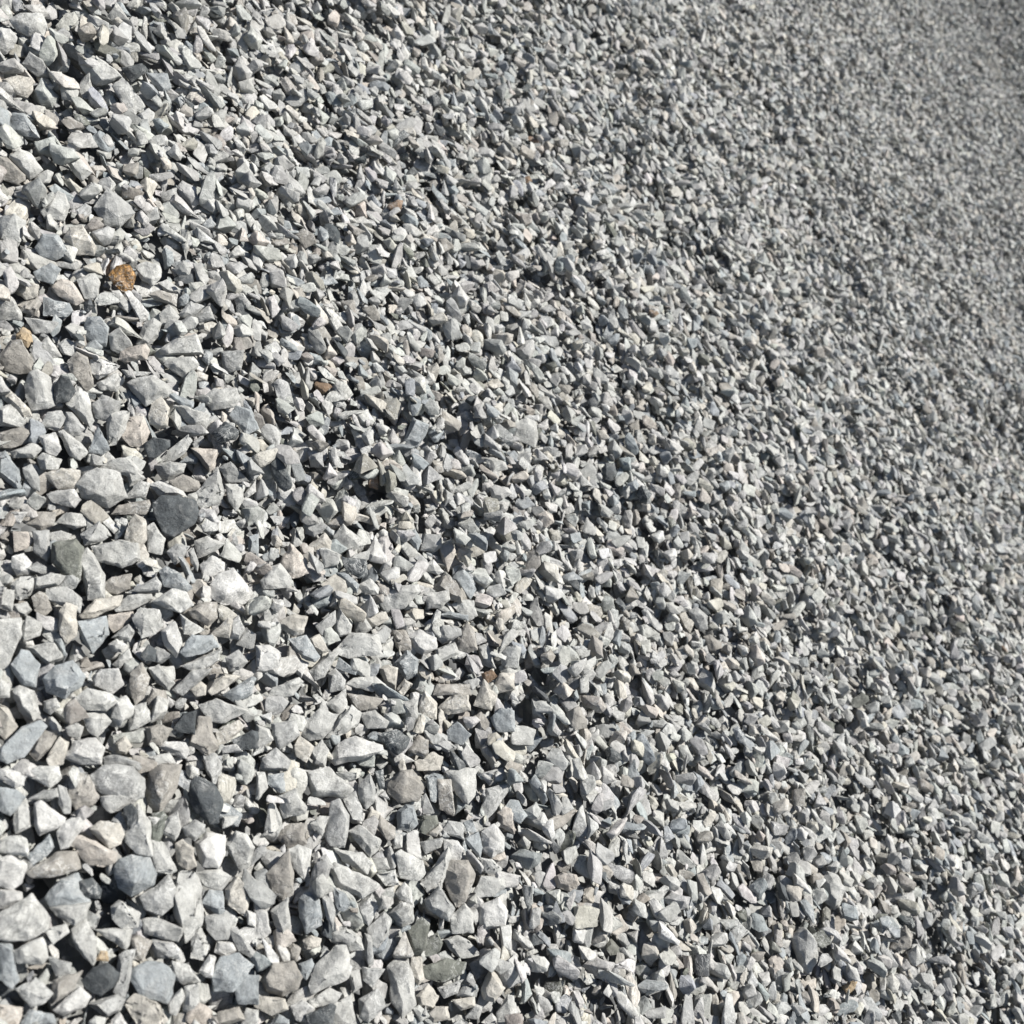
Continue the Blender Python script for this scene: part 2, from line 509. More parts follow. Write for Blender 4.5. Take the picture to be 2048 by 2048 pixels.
TILE_E = """
A 82,16 88,7 97,7 102,14 100,25 94,28 87,22
T 12,23 20,19 29,22 28,31 20,33 13,29
B 25,12 38,5 46,10 40,21 28,18
P 39,24 46,17 54,19 64,34 57,37 44,30
L 58,18 72,12 76,20 74,33 64,32
B 33,31 52,36 55,42 50,46 33,45
L 102,8 110,4 121,8 122,16 115,22 107,18
L -2,28 8,30 16,42 16,48 -2,48
N 13,37 28,30 31,36 26,45 16,42
O 12,60 17,53 23,57 25,66 21,69 14,66
G 18,46 28,47 44,50 38,58 26,58
W 94,27 98,26 112,43 112,47 106,51 100,40
L 84,27 90,26 100,38 97,43 90,38
N 112,29 120,26 134,29 133,38 120,34
L 119,20 126,18 138,26 136,29 126,28
B 62,60 66,46 75,46 82,54 76,64 80,68 72,68
L 82,60 90,54 98,64 100,68 90,74 84,70
L 120,44 128,37 136,46 130,53 122,52
L 103,66 109,50 116,47 122,51 120,60 110,70
P 90,78 92,71 110,66 113,71 110,78 94,80
L 120,71 132,62 148,59 153,74 140,75 122,75
G 135,44 144,34 154,38 145,46 137,46
G 145,46 158,37 162,48 150,50
W 68,78 76,77 90,83 86,87 74,93 69,88
N 51,80 58,73 66,76 68,90 71,98 65,102 54,90
L 27,70 36,60 47,76 38,77 28,72
G 43,66 50,62 58,67 56,76 48,74
N -2,78 8,64 16,64 25,80 24,88 14,89 4,86
L 18,98 22,88 28,86 38,92 42,112 36,115 24,116 19,106
D 41,98 46,90 52,92 57,102 52,110 42,112
L 50,112 58,97 66,104 71,124 68,130 60,122
L 73,96 88,88 94,94 88,102 76,101
L 96,96 104,92 116,90 130,100 128,105 118,110 110,113 102,105
T 112,120 116,108 122,106 128,115 126,128 120,131 113,127
G 70,112 77,105 91,110 90,118 79,125 72,122
G 92,86 114,88 110,91 96,92
L 124,82 128,77 146,76 150,82 140,93 132,88
T 143,90 150,87 157,90 156,94 146,95
L 153,108 162,100 178,100 181,108 176,114 160,116
B 173,120 178,113 190,116 195,130 186,135
B 125,104 132,104 146,110 146,115 138,114
L 131,113 136,112 148,118 158,120 156,130 146,131
D 160,134 170,125 181,132 178,138 166,141
T -2,104 7,101 22,115 24,121 18,121 8,112
L -2,115 8,112 20,125 16,129 -2,128
L 30,128 36,118 46,117 50,124 44,132
G 48,132 50,118 54,118 64,130 60,135 52,136
N -2,134 16,129 25,133 24,140 8,145 -2,144
L 8,148 24,141 33,145 26,152 10,152
W 29,136 42,133 46,146 42,151 35,148
L 44,133 48,131 62,142 66,148 60,154 52,150
B 67,148 74,128 78,136 83,146 78,150
L 80,125 83,118 98,117 95,130 88,142 82,143
P 92,136 98,122 108,121 113,133 108,145 98,143
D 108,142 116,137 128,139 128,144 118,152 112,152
L 117,158 128,146 142,135 145,140 138,150 126,158
L 116,158 128,155 140,157 138,163 126,171 123,169
N 128,170 138,165 150,170 153,177 136,178
L 145,182 160,165 164,160 170,178 165,188 152,190
P 144,145 164,146 162,160 158,163 148,150
B 135,156 144,149 150,152 148,157
G 165,160 174,155 188,170 172,171
W 112,173 120,170 138,177 141,182 122,182
L 58,172 64,164 74,160 90,164 96,182 82,190 72,184 62,182
L 74,160 84,154 96,152 108,163 104,168 96,165 84,164
W 35,180 44,177 56,176 61,184 56,190 40,186
T 33,165 46,160 60,162 61,170 58,175 44,176
B -2,150 4,148 14,160 16,174 14,177 -2,165
G 17,160 24,157 30,168 30,178 24,174 19,168
L 93,183 106,169 113,172 110,182
L 96,164 104,162 110,168 98,174
N 84,195 90,188 112,184 115,190 110,195
L 170,172 183,173 184,184 178,193 173,185
W 184,180 193,168 193,178 186,183
G 166,72 184,71 182,85 172,88 168,82
W 175,28 184,26 189,36 186,40 178,36
L 146,6 152,5 158,18 154,24 149,20
L 157,12 162,11 171,18 165,22 160,20
B 135,32 140,28 146,31 142,38 136,37
L 131,10 138,3 145,8 142,16 135,15
"""  # dark slate outline following a pinkish beige one: a shaded hole, painted in
TILE_G = """
R 1042,355 1058,352 1064,362 1052,374 1043,368
O 1683,1973 1700,1963 1715,1963 1712,1975 1695,1990
R 735,945 748,938 759,955 755,978 738,974
N 590,470 605,458 628,470 632,485 610,497
D 1366,1341 1376,1325 1388,1330 1391,1348 1378,1352
D 1203,938 1212,926 1228,928 1234,945 1226,962 1210,958
P 1108,1755 1125,1745 1152,1750 1160,1768 1140,1782 1115,1775
P 1077,1030 1090,1022 1105,1030 1108,1045 1092,1055 1078,1047
W 1032,700 1045,684 1066,680 1070,700 1058,722 1040,718
B 806,885 826,835 857,850 852,870 835,895
L 1022,850 1052,834 1072,845 1076,872 1070,895 1050,876 1030,878
W 978,975 990,970 1015,975 1023,987 1005,998 985,995
L 970,918 985,915 1010,925 1015,938 985,945
L 1390,1365 1408,1338 1425,1345 1430,1372 1428,1388 1405,1372
W 1405,1296 1414,1291 1423,1302 1420,1320 1408,1308
T 1356,1228 1372,1224 1388,1245 1380,1266 1370,1258
G 1378,1223 1393,1214 1415,1233 1415,1258 1400,1262 1385,1243
N 1407,1273 1420,1270 1443,1285 1443,1300 1435,1310 1420,1302
T 1989,1601 2005,1600 2009,1627 1992,1630
L 1582,1870 1605,1855 1630,1885 1635,1920 1620,1947 1600,1935
P 1537,1920 1552,1907 1568,1925 1560,1950 1545,1950
L 1645,1760 1655,1742 1675,1750 1690,1780 1685,1800 1668,1820 1648,1800
N 1780,1895 1810,1852 1825,1870 1822,1895 1800,1902
W 1764,1785 1790,1783 1825,1785 1832,1805 1810,1810 1770,1803
W -6,55 20,58 34,75 28,95 10,108 -6,100
L 20,40 40,25 85,27 94,50 90,75 55,72 35,60
B 14,262 22,225 50,228 70,255 78,275 30,268
T 5,160 35,152 65,157 65,180 55,195 25,185
G 188,415 215,375 232,400 262,412 270,425 240,455 208,450
L 160,130 210,127 232,138 243,155 215,168 190,172
T 128,478 140,455 165,452 192,495 188,510 150,508
B 70,495 85,468 115,470 140,505 110,520 80,512
B 294,146 335,147 343,175 325,187 305,165
D 242,136 285,127 292,145 262,165
L 225,172 245,155 265,182 290,212 270,229 245,208
G 45,128 60,104 85,120 103,155 75,153
L 20,310 40,297 62,308 85,340 60,358 35,335
N -6,312 15,315 50,350 50,360 35,368 -6,355
W 355,375 365,362 390,375 400,405 385,415 360,390
L 135,325 150,313 165,322 185,345 165,360 148,348
L 82,420 95,405 110,400 115,383 130,387 138,415 128,440 90,437
"""
def TA(x, y): return (x * 512 / 193.2, 1536 + y * 512 / 193.2)
def TB(x, y): return (512 + x * 512 / 193.2, 1536 + y * 512 / 193.2)
def TC(x, y): return (x * 512 / 193.2, 1024 + y * 512 / 193.2)
def TD(x, y): return (512 + x * 512 / 193.2, 1024 + y * 512 / 193.2)
def TE(x, y): return (x * 512 / 193.2, 512 + y * 512 / 193.2)
LANDMARKS = [
 (*TE(92, 17), 'amber pebble', 'glossy amber-brown translucent pebble among dull grey stones in the upper left'),
 (*TC(133, 2), 'broad slate lump', 'broad dark slate lump below and right of the amber pebble, near the left edge'),
 (*TA(155, 25), 'black cracked slate', 'almost black slate stone with a crack, lower left, beside a brown block'),
 (*TD(104, 173), 'blue-black wedge', 'smooth blue-black slate wedge touching the tip of a big white-veined stone'),
 (*TC(51, 38), 'dark olive block', 'dark olive-grey smooth block left of a long pale prism'),
 (*TA(122, 15), 'brown block', 'tall brownish grey smooth block just left of the black cracked slate'),
 (*TD(76, 180), 'white-veined lozenge', 'large pointed pale stone with white vein, left of the blue-black wedge'),
 (*TA(77, 142), 'orange chip', 'small orange chip in the bottom left corner area'),
 (1700, 1976, 'orange flake', 'small orange flake near the bottom edge on the right side'),
 (748, 958, 'rusty chip', 'small rusty brown chip left of the picture centre'),
 (1053, 363, 'rusty pebble', 'tiny rusty brown pebble in the upper middle of the slope'),
 (*TD(176, 125), 'rust lump', 'small rusty brown lump on top of beige stones, lower middle'),
 (*TE(19, 62), 'honey chip', 'orange and cream translucent chip near the left edge below a beige pebble'),
 (*TA(102, 82), 'blue-grey cube', 'blue-grey cube-like stone with a bright flat top, bottom left'),
 (*TC(174, 58), 'marbled lump', 'rounded pale lump with white marbled surface, left part of the slope'),
 (*TD(126, 99), 'pitted white stone', 'near-white knobbly pitted stone with a small hole, lower middle'),
 (*TD(29, 86), 'cream block', 'cream-coloured block with sharp corner and shaded side, lower middle'),
 (*TB(150, 88), 'brown conglomerate', 'rough brownish conglomerate stone with crumbly surface, bottom middle'),
 (*TB(178, 110), 'striped white block', 'squarish near-white block with faint vertical stripes, bottom middle'),
 (*TB(41, 110), 'blue-grey slab', 'upright smooth blue-grey slab standing in the bottom left quarter'),
 (*TB(110, 165), 'tall pale stone', 'tall pale grey stone with long facets close to the bottom edge'),
 (*TB(142, 153), 'dark spindle', 'dark smooth spindle-shaped stone lying flat near the bottom edge'),
 (*TE(30, 102), 'pale boulder', 'large pale faceted stone left of a dark rounded stone, left edge'),
 (*TE(77, 172), 'grey hump', 'big pale grey humped stone left of the broad slate lump'),
 (*TE(137, 69), 'pale plate', 'flat pale four-cornered plate with a bright edge, right of the amber pebble'),
 (*TD(109, 66), 'smooth oval slab', 'smooth pale grey oval slab tilted up to the right, just below centre'),
 (832, 866, 'blue-grey plate', 'curved blue-grey plate standing on edge a little left of centre'),
 (*TC(105, 130), 'brown pillar', 'upright brownish stone like a small pillar in the lower left'),
 (*TA(37, 38), 'white wedge', 'bright white wedge-shaped stone close to the left edge near the bottom'),
 (*TC(70, 92), 'blue-grey shield', 'flat blue-grey shield-shaped stone under a long beige stone'),
 (20, 80, 'white corner stone', 'bright white lump against the left edge at the top of the photo'),
 (230, 415, 'notched plate', 'large grey notched plate in the upper left, above the amber pebble'),
 (1110, 1765, 'pink pebble', 'rounded pinkish beige pebble near the bottom, right of centre'),
 (1608, 1900, 'long pale slab', 'long smooth pale slab near the bottom edge, lower right quarter'),
 (1218, 945, 'black pebble', 'small black pebble right of the picture centre'),
]

# ------------------------------------------------------------------ stones traced from the photograph
# colour letter, then the outline; near-corner tiles use tenths of an enlarged tile (512 px = 193.2 units)
def parse(txt, ox, oy, k):
    out = []
    for line in txt.strip().split('\n'):
        c, rest = line.split(' ', 1)
        v = [float(q) for q in rest.replace(' ', ',').split(',') if q]
        p = np.array(v).reshape(-1, 2) * k + (ox, oy)
        out.append((c, p))
    return out
TK = 512 / 193.2
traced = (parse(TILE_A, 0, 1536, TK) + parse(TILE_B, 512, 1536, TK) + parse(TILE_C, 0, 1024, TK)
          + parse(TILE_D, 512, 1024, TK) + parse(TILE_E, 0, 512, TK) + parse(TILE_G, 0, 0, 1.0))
def area(p):
    x, y = p[:, 0], p[:, 1]
    return 0.5 * abs(np.dot(x, np.roll(y, -1)) - np.dot(y, np.roll(x, -1)))

# image of the traced outlines, used to keep loose filler off them
MASKN = 1024
mask = np.zeros((MASKN, MASKN), bool)
for c, p in traced:
    q = (p - p.mean(0)) * 0.86 + p.mean(0)
    q = q * MASKN / 2048
    x0, y0 = np.floor(q.min(0)).astype(int); x1, y1 = np.ceil(q.max(0)).astype(int)
    x0, y0 = max(x0, 0), max(y0, 0); x1, y1 = min(x1, MASKN - 1), min(y1, MASKN - 1)
    if x1 <= x0 or y1 <= y0: continue
    X, Y = np.meshgrid(np.arange(x0, x1 + 1), np.arange(y0, y1 + 1))
    ins = np.zeros(X.shape, bool)
    for i in range(len(q)):
        a, b = q[i], q[(i + 1) % len(q)]
        cr = ((a[1] > Y) != (b[1] > Y)) & (X < (b[0] - a[0]) * (Y - a[1]) / (b[1] - a[1] + 1e-9) + a[0])
        ins ^= cr
    mask[y0:y1 + 1, x0:x1 + 1] |= ins

# ------------------------------------------------------------------ making a stone
def wobble(v, size, seed, amp):
    r = np.random.default_rng(seed)
    out = np.zeros(len(v))
    for f, a in ((2.2, 1.0), (4.5, .55), (9.0, .33), (17.0, .18)):
        for _ in range(3):
            k = r.normal(size=3); k *= f / (np.linalg.norm(k) * size) * 2.0
            w = np.sin(v @ k + r.uniform(0, 6.28))
            if f < 6: w = 1.6 * np.abs(w) - 1.0              # creased, as broken faces are
            out += a * w / 3
    return out * amp * size
def hull_bm(pts):
    bm = bmesh.new()
    for p in pts: bm.verts.new(p)
    r = bmesh.ops.convex_hull(bm, input=bm.verts, use_existing_faces=False)
    kill = [g for g in set(r['geom_interior'] + r['geom_unused']) if isinstance(g, bmesh.types.BMVert)]
    if kill: bmesh.ops.delete(bm, geom=kill, context='VERTS')
    lone = [v for v in bm.verts if not v.link_faces]
    if lone: bmesh.ops.delete(bm, geom=lone, context='VERTS')
    bmesh.ops.recalc_face_normals(bm, faces=bm.faces)
    return bm
def carve(pts, size, seed, detail):
    """convex rock through the points: worn edges (detail 1), chipped and uneven faces (detail 2+)"""
    bm = hull_bm(pts)
    if detail >= 1:
        bmesh.ops.dissolve_limit(bm, angle_limit=math.radians(9), verts=bm.verts, edges=bm.edges)
        es = [e for e in bm.edges if len(e.link_faces) == 2 and e.calc_face_angle(0) > math.radians(12)]
        bmesh.ops.bevel(bm, geom=es, offset=size * (0.024 if detail > 1 else 0.03), offset_type='OFFSET', segments=1 if detail < 3 else 2,
                        profile=0.6, affect='EDGES', clamp_overlap=True)
        bmesh.ops.triangulate(bm, faces=bm.faces)
    if detail >= 2:
        for it in range(2 if detail < 4 else 3):
            lim = size * (0.30, 0.20, 0.12)[it]
            es = [e for e in bm.edges if e.calc_length() > lim]
            if es: bmesh.ops.subdivide_edges(bm, edges=es, cuts=1)
            bmesh.ops.triangulate(bm, faces=bm.faces)
        bm.normal_update()
        v = np.array([x.co[:] for x in bm.verts]); nn = np.array([x.normal[:] for x in bm.verts])
        v = v + nn * wobble(v, size, seed, 0.046)[:, None]
        for x, c in zip(bm.verts, v): x.co = c
    bm.verts.ensure_lookup_table()
    return bm
def bm_arrays(bm):
    bm.verts.index_update()
    v = np.array([x.co[:] for x in bm.verts], dtype=np.float32)
    f = np.array([[x.index for x in q.verts] for q in bm.faces], dtype=np.int32)
    bm.free()
    return v, f
def mesh_from(name, v, f, colr, smooth=True, mat=MAT):
    me = bpy.data.meshes.new(name)
    nv, nf = len(v), len(f)
    me.vertices.add(nv); me.vertices.foreach_set('co', np.ascontiguousarray(v, dtype=np.float32).ravel())
    me.loops.add(nf * 3); me.loops.foreach_set('vertex_index', np.ascontiguousarray(f, dtype=np.int32).ravel())
    me.polygons.add(nf)
    me.polygons.foreach_set('loop_start', np.arange(0, nf * 3, 3, dtype=np.int32))
    if isinstance(smooth, bool): smooth = np.full(nf, smooth)
    me.polygons.foreach_set('use_smooth', smooth)
    ca = me.color_attributes.new('stone_colour', 'FLOAT_COLOR', 'POINT')
    cc = np.ones((nv, 4), dtype=np.float32); cc[:, :3] = colr
    ca.data.foreach_set('color', cc.ravel())
    me.materials.append(mat)
    me.update(calc_edges=True)
    return me
def shade(base, v, size, seed):
    """a little change of tone across one stone, as fresh and weathered faces have"""
    w = wobble(v, size * 1.6, seed + 5, 1.0) / (size * 1.6)
    return np.clip(np.asarray(base)[None, :] * (1 + 0.16 * w[:, None]), 0.01, 0.85)

# ------------------------------------------------------------------ shapes for the loose gravel
def rock_points(r, el, fl):
    k = r.integers(9, 15)
    p = r.normal(size=(k, 3)); p /= np.linalg.norm(p, axis=1)[:, None]
    p = np.sign(p) * np.abs(p) ** 0.72                 # pushes the points towards a block
    p *= r.uniform(0.82, 1.0, size=(k, 1))
    return p * (el * 0.5, 0.5 * r.uniform(.85, 1.1), fl * 0.5)
NP = 54
protos = []
for i in range(NP):
    r = np.random.default_rng(100 + i)
    el = r.choice([1.15, 1.35, 1.7, 2.2], p=[.30, .34, .26, .10]); fl = r.choice([.3, .5, .7, .85], p=[.16, .36, .32, .16])
    pts = rock_points(r, el, fl)
    sc = 1.0 / math.sqrt(el)
    pts = pts * sc
    lod = [bm_arrays(carve(pts, 1.0, i, 3)), bm_arrays(carve(pts, 1.0, i, 1)), bm_arrays(hull_bm(pts))]
    protos.append((pts, lod))

# posed shapes with their under and upper profiles on the grid, for dropping them on the heap
CELL = 0.0025
def planes(v, f):
    a, b, c = v[f[:, 0]], v[f[:, 1]], v[f[:, 2]]
    n = np.cross(b - a, c - a); l = np.linalg.norm(n, axis=1); k = l > 1e-9
    n = n[k] / l[k][:, None]
    return n, np.einsum('ij,ij->i', n, a[k])
SIZES = np.array([0.0080, 0.0125, 0.0165, 0.0205, 0.025, 0.0295])
posed = []                                             # [size][k] = (proto, R, under, upper, mask)
for si, s in enumerate(SIZES):
    row = []
    for k in range(110):
        pi = rng.integers(NP)
        yaw = rng.uniform(0, 2 * math.pi)
        tx, ty = rng.normal(0, math.radians(19), 2)
        Rm = np.array((Matrix.Rotation(tx, 3, 'X') @ Matrix.Rotation(ty, 3, 'Y') @ Matrix.Rotation(yaw, 3, 'Z')))
        v, f = protos[pi][1][2]
        vv = (v * s) @ Rm.T
        n, dd = planes(vv, f)
        hw = int(math.ceil(np.abs(vv[:, :2]).max() / CELL)) + 1
        g = np.arange(-hw, hw + 1) * CELL
        A, Bg = np.meshgrid(g, g, indexing='ij')
        up = n[:, 2] > 1e-3; dn = n[:, 2] < -1e-3
        top = np.min((dd[up][:, None, None] - n[up, 0][:, None, None] * A - n[up, 1][:, None, None] * Bg) / n[up, 2][:, None, None], axis=0)
        bot = np.max((dd[dn][:, None, None] - n[dn, 0][:, None, None] * A - n[dn, 1][:, None, None] * Bg) / n[dn, 2][:, None, None], axis=0)
        mk = top > bot
        if not mk.any(): mk[hw, hw] = True; top[hw, hw] = s * .2; bot[hw, hw] = -s * .2
        row.append((pi, Rm, np.where(mk, bot, 1e3).astype(np.float32), np.where(mk, top, -1e3).astype(np.float32), hw, mk.sum() * CELL * CELL))
    posed.append(row)

# ------------------------------------------------------------------ dropping the gravel on the slope
A0, A1, B0, B1 = -0.50, 23.0, -2.4, 3.4
NA, NB = int((A1 - A0) / CELL), int((B1 - B0) / CELL)
ga = (A0 + np.arange(NA) * CELL).astype(np.float32); gb = (B0 + np.arange(NB) * CELL).astype(np.float32)
H = np.empty((NA, NB), np.float32)
for i in range(0, NA, 1000):
    H[i:i + 1000] = undulate(ga[i:i + 1000, None], gb[None, :]) - 0.036
def field(a, b, h=0.0):
    p = slope_point(a, b, np.zeros_like(a) + h)
    return pix(p)
def in_view(px, py, d, mg):
    return (d > 0) & (px > -mg) & (px < 2048 + mg) & (py > -mg) & (py < 2048 + mg)
DMAX = 19.0
def candidates(n_per_m2, dlo, dhi):
    n = int(n_per_m2 * (A1 - A0) * (B1 - B0))
    a = rng.uniform(A0 + .03, A1 - .03, n); b = rng.uniform(B0 + .03, B1 - .03, n)
    px, py, d = field(a, b)
    mg = 100 + 700 / np.maximum(d, .3)
    k = in_view(px, py, d, mg) & (d >= dlo) & (d < dhi)
    return a[k], b[k], d[k]
placed = []                                            # a, b, h, size index, pose index, depth
def drop(a, b, d, prob, tries=2, limit=None, sink=0.10, over=False):
    n = len(a)
    si_all = rng.choice(len(SIZES), size=n, p=prob)
    k_all = rng.integers(0, 110, n)
    ja = rng.uniform(-.5, .5, (n, tries)) * 0.022; jb = rng.uniform(-.5, .5, (n, tries)) * 0.022
    for i in range(n):
        si = si_all[i]; best = None
        pi, Rm, bot, top, hw, ar = posed[si][k_all[i]]
        for t in range(tries):
            aa, bb = a[i] + ja[i, t], b[i] + jb[i, t]
            ia, ib = int((aa - A0) / CELL), int((bb - B0) / CELL)
            if ia < hw or ib < hw or ia >= NA - hw or ib >= NB - hw: continue
            z = (H[ia - hw:ia + hw + 1, ib - hw:ib + hw + 1] - bot).max() - sink * SIZES[si]
            if best is None or z < best[0]: best = (z, ia, ib)
        if best is None: continue
        z, ia, ib = best
        if over:
            aa, bb = ga[ia], gb[ib]
            bad = False
            for oa, ob in ((0, 0), (.45, 0), (-.45, 0), (0, .45), (0, -.45)):
                p = (aa + oa * SIZES[si]) * E1 + (bb + ob * SIZES[si]) * E2 + (z - DIST) * nrm
                x, y = int((1024 - 2048 * p[0] / p[2]) / 2), int((1024 + 2048 * p[1] / p[2]) / 2)
                if 0 <= x < MASKN and 0 <= y < MASKN and mask[y, x]: bad = True; break
            if bad: continue
        w = H[ia - hw:ia + hw + 1, ib - hw:ib + hw + 1]
        np.maximum(w, top + z, out=w)
        placed.append((ga[ia], gb[ib], z, si, k_all[i], d[i]))
PM = [.02, .06, .16, .26, .28, .22]
PR = [.05, .10, .20, .27, .24, .14]
a, b, d = candidates(6000, 0.0, 1.7); drop(a, b, d, PR, 3)
a, b, d = candidates(3700, 1.7, 4.0); drop(a, b, d, PM, 3)
a, b, d = candidates(2700, 4.0, 8.0); drop(a, b, d, [0, .03, .10, .22, .33, .32], 3)
a, b, d = candidates(1900, 8.0, DMAX); drop(a, b, d, [0, 0, .05, .20, .35, .40], 2)
n_layer1 = len(placed)

# height of the first layer, smoothed, at the places of the traced stones
def local_height(aa, bb, rad=9):
    ia, ib = int((aa - A0) / CELL), int((bb - B0) / CELL)
    w = H[max(ia - rad, 0):ia + rad + 1, max(ib - rad, 0):ib + rad + 1]
    return float(np.mean(w)) if w.size else 0.0

# ------------------------------------------------------------------ traced stones as solids
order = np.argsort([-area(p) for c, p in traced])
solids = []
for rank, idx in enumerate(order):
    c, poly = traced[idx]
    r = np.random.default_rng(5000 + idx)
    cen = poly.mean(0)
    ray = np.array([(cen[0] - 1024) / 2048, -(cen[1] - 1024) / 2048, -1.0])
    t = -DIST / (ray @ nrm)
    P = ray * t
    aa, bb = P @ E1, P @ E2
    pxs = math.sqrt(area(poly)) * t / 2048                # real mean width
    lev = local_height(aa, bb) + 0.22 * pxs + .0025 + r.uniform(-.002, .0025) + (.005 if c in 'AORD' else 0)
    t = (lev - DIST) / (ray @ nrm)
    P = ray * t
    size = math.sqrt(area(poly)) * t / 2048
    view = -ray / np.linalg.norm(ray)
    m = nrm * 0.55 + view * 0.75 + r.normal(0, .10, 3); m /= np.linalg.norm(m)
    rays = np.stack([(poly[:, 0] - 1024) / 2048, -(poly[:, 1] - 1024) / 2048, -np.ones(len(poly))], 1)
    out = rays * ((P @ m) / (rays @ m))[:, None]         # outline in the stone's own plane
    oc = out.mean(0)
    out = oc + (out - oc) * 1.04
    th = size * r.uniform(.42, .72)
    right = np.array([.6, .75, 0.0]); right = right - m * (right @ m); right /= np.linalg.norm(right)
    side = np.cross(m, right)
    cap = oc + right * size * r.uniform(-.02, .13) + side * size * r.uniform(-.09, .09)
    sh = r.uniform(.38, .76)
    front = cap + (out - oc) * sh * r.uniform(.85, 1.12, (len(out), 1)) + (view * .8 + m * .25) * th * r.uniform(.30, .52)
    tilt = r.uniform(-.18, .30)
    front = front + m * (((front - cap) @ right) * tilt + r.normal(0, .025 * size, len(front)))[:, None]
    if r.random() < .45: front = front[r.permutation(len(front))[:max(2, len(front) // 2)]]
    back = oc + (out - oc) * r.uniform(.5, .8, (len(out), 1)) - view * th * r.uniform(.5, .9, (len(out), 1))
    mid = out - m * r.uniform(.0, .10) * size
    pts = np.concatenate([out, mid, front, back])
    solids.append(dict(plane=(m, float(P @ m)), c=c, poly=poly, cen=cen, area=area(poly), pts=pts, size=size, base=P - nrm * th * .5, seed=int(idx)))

# second layer: loose stones in the gaps and over everything that is not traced
a, b, d = candidates(3300, 0.0, 0.95); drop(a, b, d, [.16, .26, .26, .20, .09, .03], 4, over=True)
a, b, d = candidates(3600, 0.0, 1.3); drop(a, b, d, [1, 0, 0, 0, 0, 0], 5, over=True)
a, b, d = candidates(2500, 0.95, 1.7); drop(a, b, d, [.05, .12, .22, .27, .22, .12], 6, over=True)
a, b, d = candidates(2600, 1.7, 4.0); drop(a, b, d, PM, 6, over=True)
a, b, d = candidates(900, 4.0, 9.0); drop(a, b, d, [.02, .08, .22, .30, .26, .12], 2, over=True)

# ------------------------------------------------------------------ one mesh for the loose gravel
CW = {'L': .38, 'G': .23, 'W': .08, 'B': .095, 'T': .09, 'N': .075, 'P': .015, 'D': .016, 'K': .009, 'R': .0005}
keys = list(CW); pw = np.array([CW[k] for k in keys]); pw /= pw.sum()
pl = np.array([(q[0], q[1], q[2], q[3], q[4], q[5]) for q in placed])
# loose stones that would cover a traced one are pressed deeper into the heap
ZB = np.full((MASKN, MASKN), -1.0)
OWN = np.zeros((MASKN, MASKN), bool)
def raster(q):
    x0, y0 = np.floor(q.min(0)).astype(int); x1, y1 = np.ceil(q.max(0)).astype(int)
    x0, y0 = max(x0, 0), max(y0, 0); x1, y1 = min(x1, MASKN - 1), min(y1, MASKN - 1)
    if x1 <= x0 or y1 <= y0: return None
    X, Y = np.meshgrid(np.arange(x0, x1 + 1), np.arange(y0, y1 + 1))
    ins = np.zeros(X.shape, bool)
    for i in range(len(q)):
        a_, b_ = q[i], q[(i + 1) % len(q)]
        ins ^= ((a_[1] > Y) != (b_[1] > Y)) & (X < (b_[0] - a_[0]) * (Y - a_[1]) / (b_[1] - a_[1] + 1e-9) + a_[0])
    return X[ins], Y[ins]
for s_ in solids:
    cq = s_['poly'].mean(0)
    rr = raster(((s_['poly'] - cq) * .94 + cq) / 2)
    if rr is None: continue
    X, Y = rr
    rx = np.stack([(X * 2 - 1024) / 2048, -(Y * 2 - 1024) / 2048, -np.ones(len(X))], 1)
    ZB[Y, X] = np.maximum(ZB[Y, X], s_['plane'][1] / (rx @ s_['plane'][0]))
for step in range(4):
    cc3 = slope_point(pl[:, 0], pl[:, 1], pl[:, 2])
    sz = SIZES[pl[:, 3].astype(int)]
    hits = np.zeros(len(pl)); chit = np.zeros(len(pl), bool)
    for k in range(13):
        rad = 0 if k == 0 else (.30 if k % 2 else .47)
        off3 = np.array([math.cos(k * math.pi / 6), math.sin(k * math.pi / 6), 0]) * rad
        q = cc3 + off3[None] * sz[:, None]
        px_, py_, dd_ = pix(q)
        xi, yi = (px_ / 2).astype(int), (py_ / 2).astype(int)
        ok_ = (xi >= 0) & (xi < MASKN) & (yi >= 0) & (yi < MASKN)
        zb = np.full(len(pl), -1.0); zb[ok_] = ZB[yi[ok_], xi[ok_]]
        h_ = (zb > 0) & (dd_ - .30 * sz < zb + .002)
        hits += h_
        if k == 0: chit = h_
    bad = chit | (hits >= 4)
    if step == 3: pl = pl[~bad]
    else: pl[bad, 2] -= .008
nS = len(pl)
cidx = rng.choice(len(keys), size=nS, p=pw)
basec = np.array([PAL[k] for k in keys])[cidx] * rng.uniform(.90, 1.10, (nS, 1)) * rng.normal(1, .012, (nS, 3))
basec = np.clip(basec, .02, .75)
R0 = np.stack([E1W, E2W, NW], 1)                     # slope axes -> world
cpos = world(slope_point(pl[:, 0], pl[:, 1], pl[:, 2]))
lodi = np.where(pl[:, 5] < 1.7, 0, np.where(pl[:, 5] < 4.2, 1, 2))
VS, FS, CS, SM = [], [], [], []
off = 0
grp = {}
for i in range(nS): grp.setdefault((int(pl[i, 3]), int(pl[i, 4]), int(lodi[i])), []).append(i)
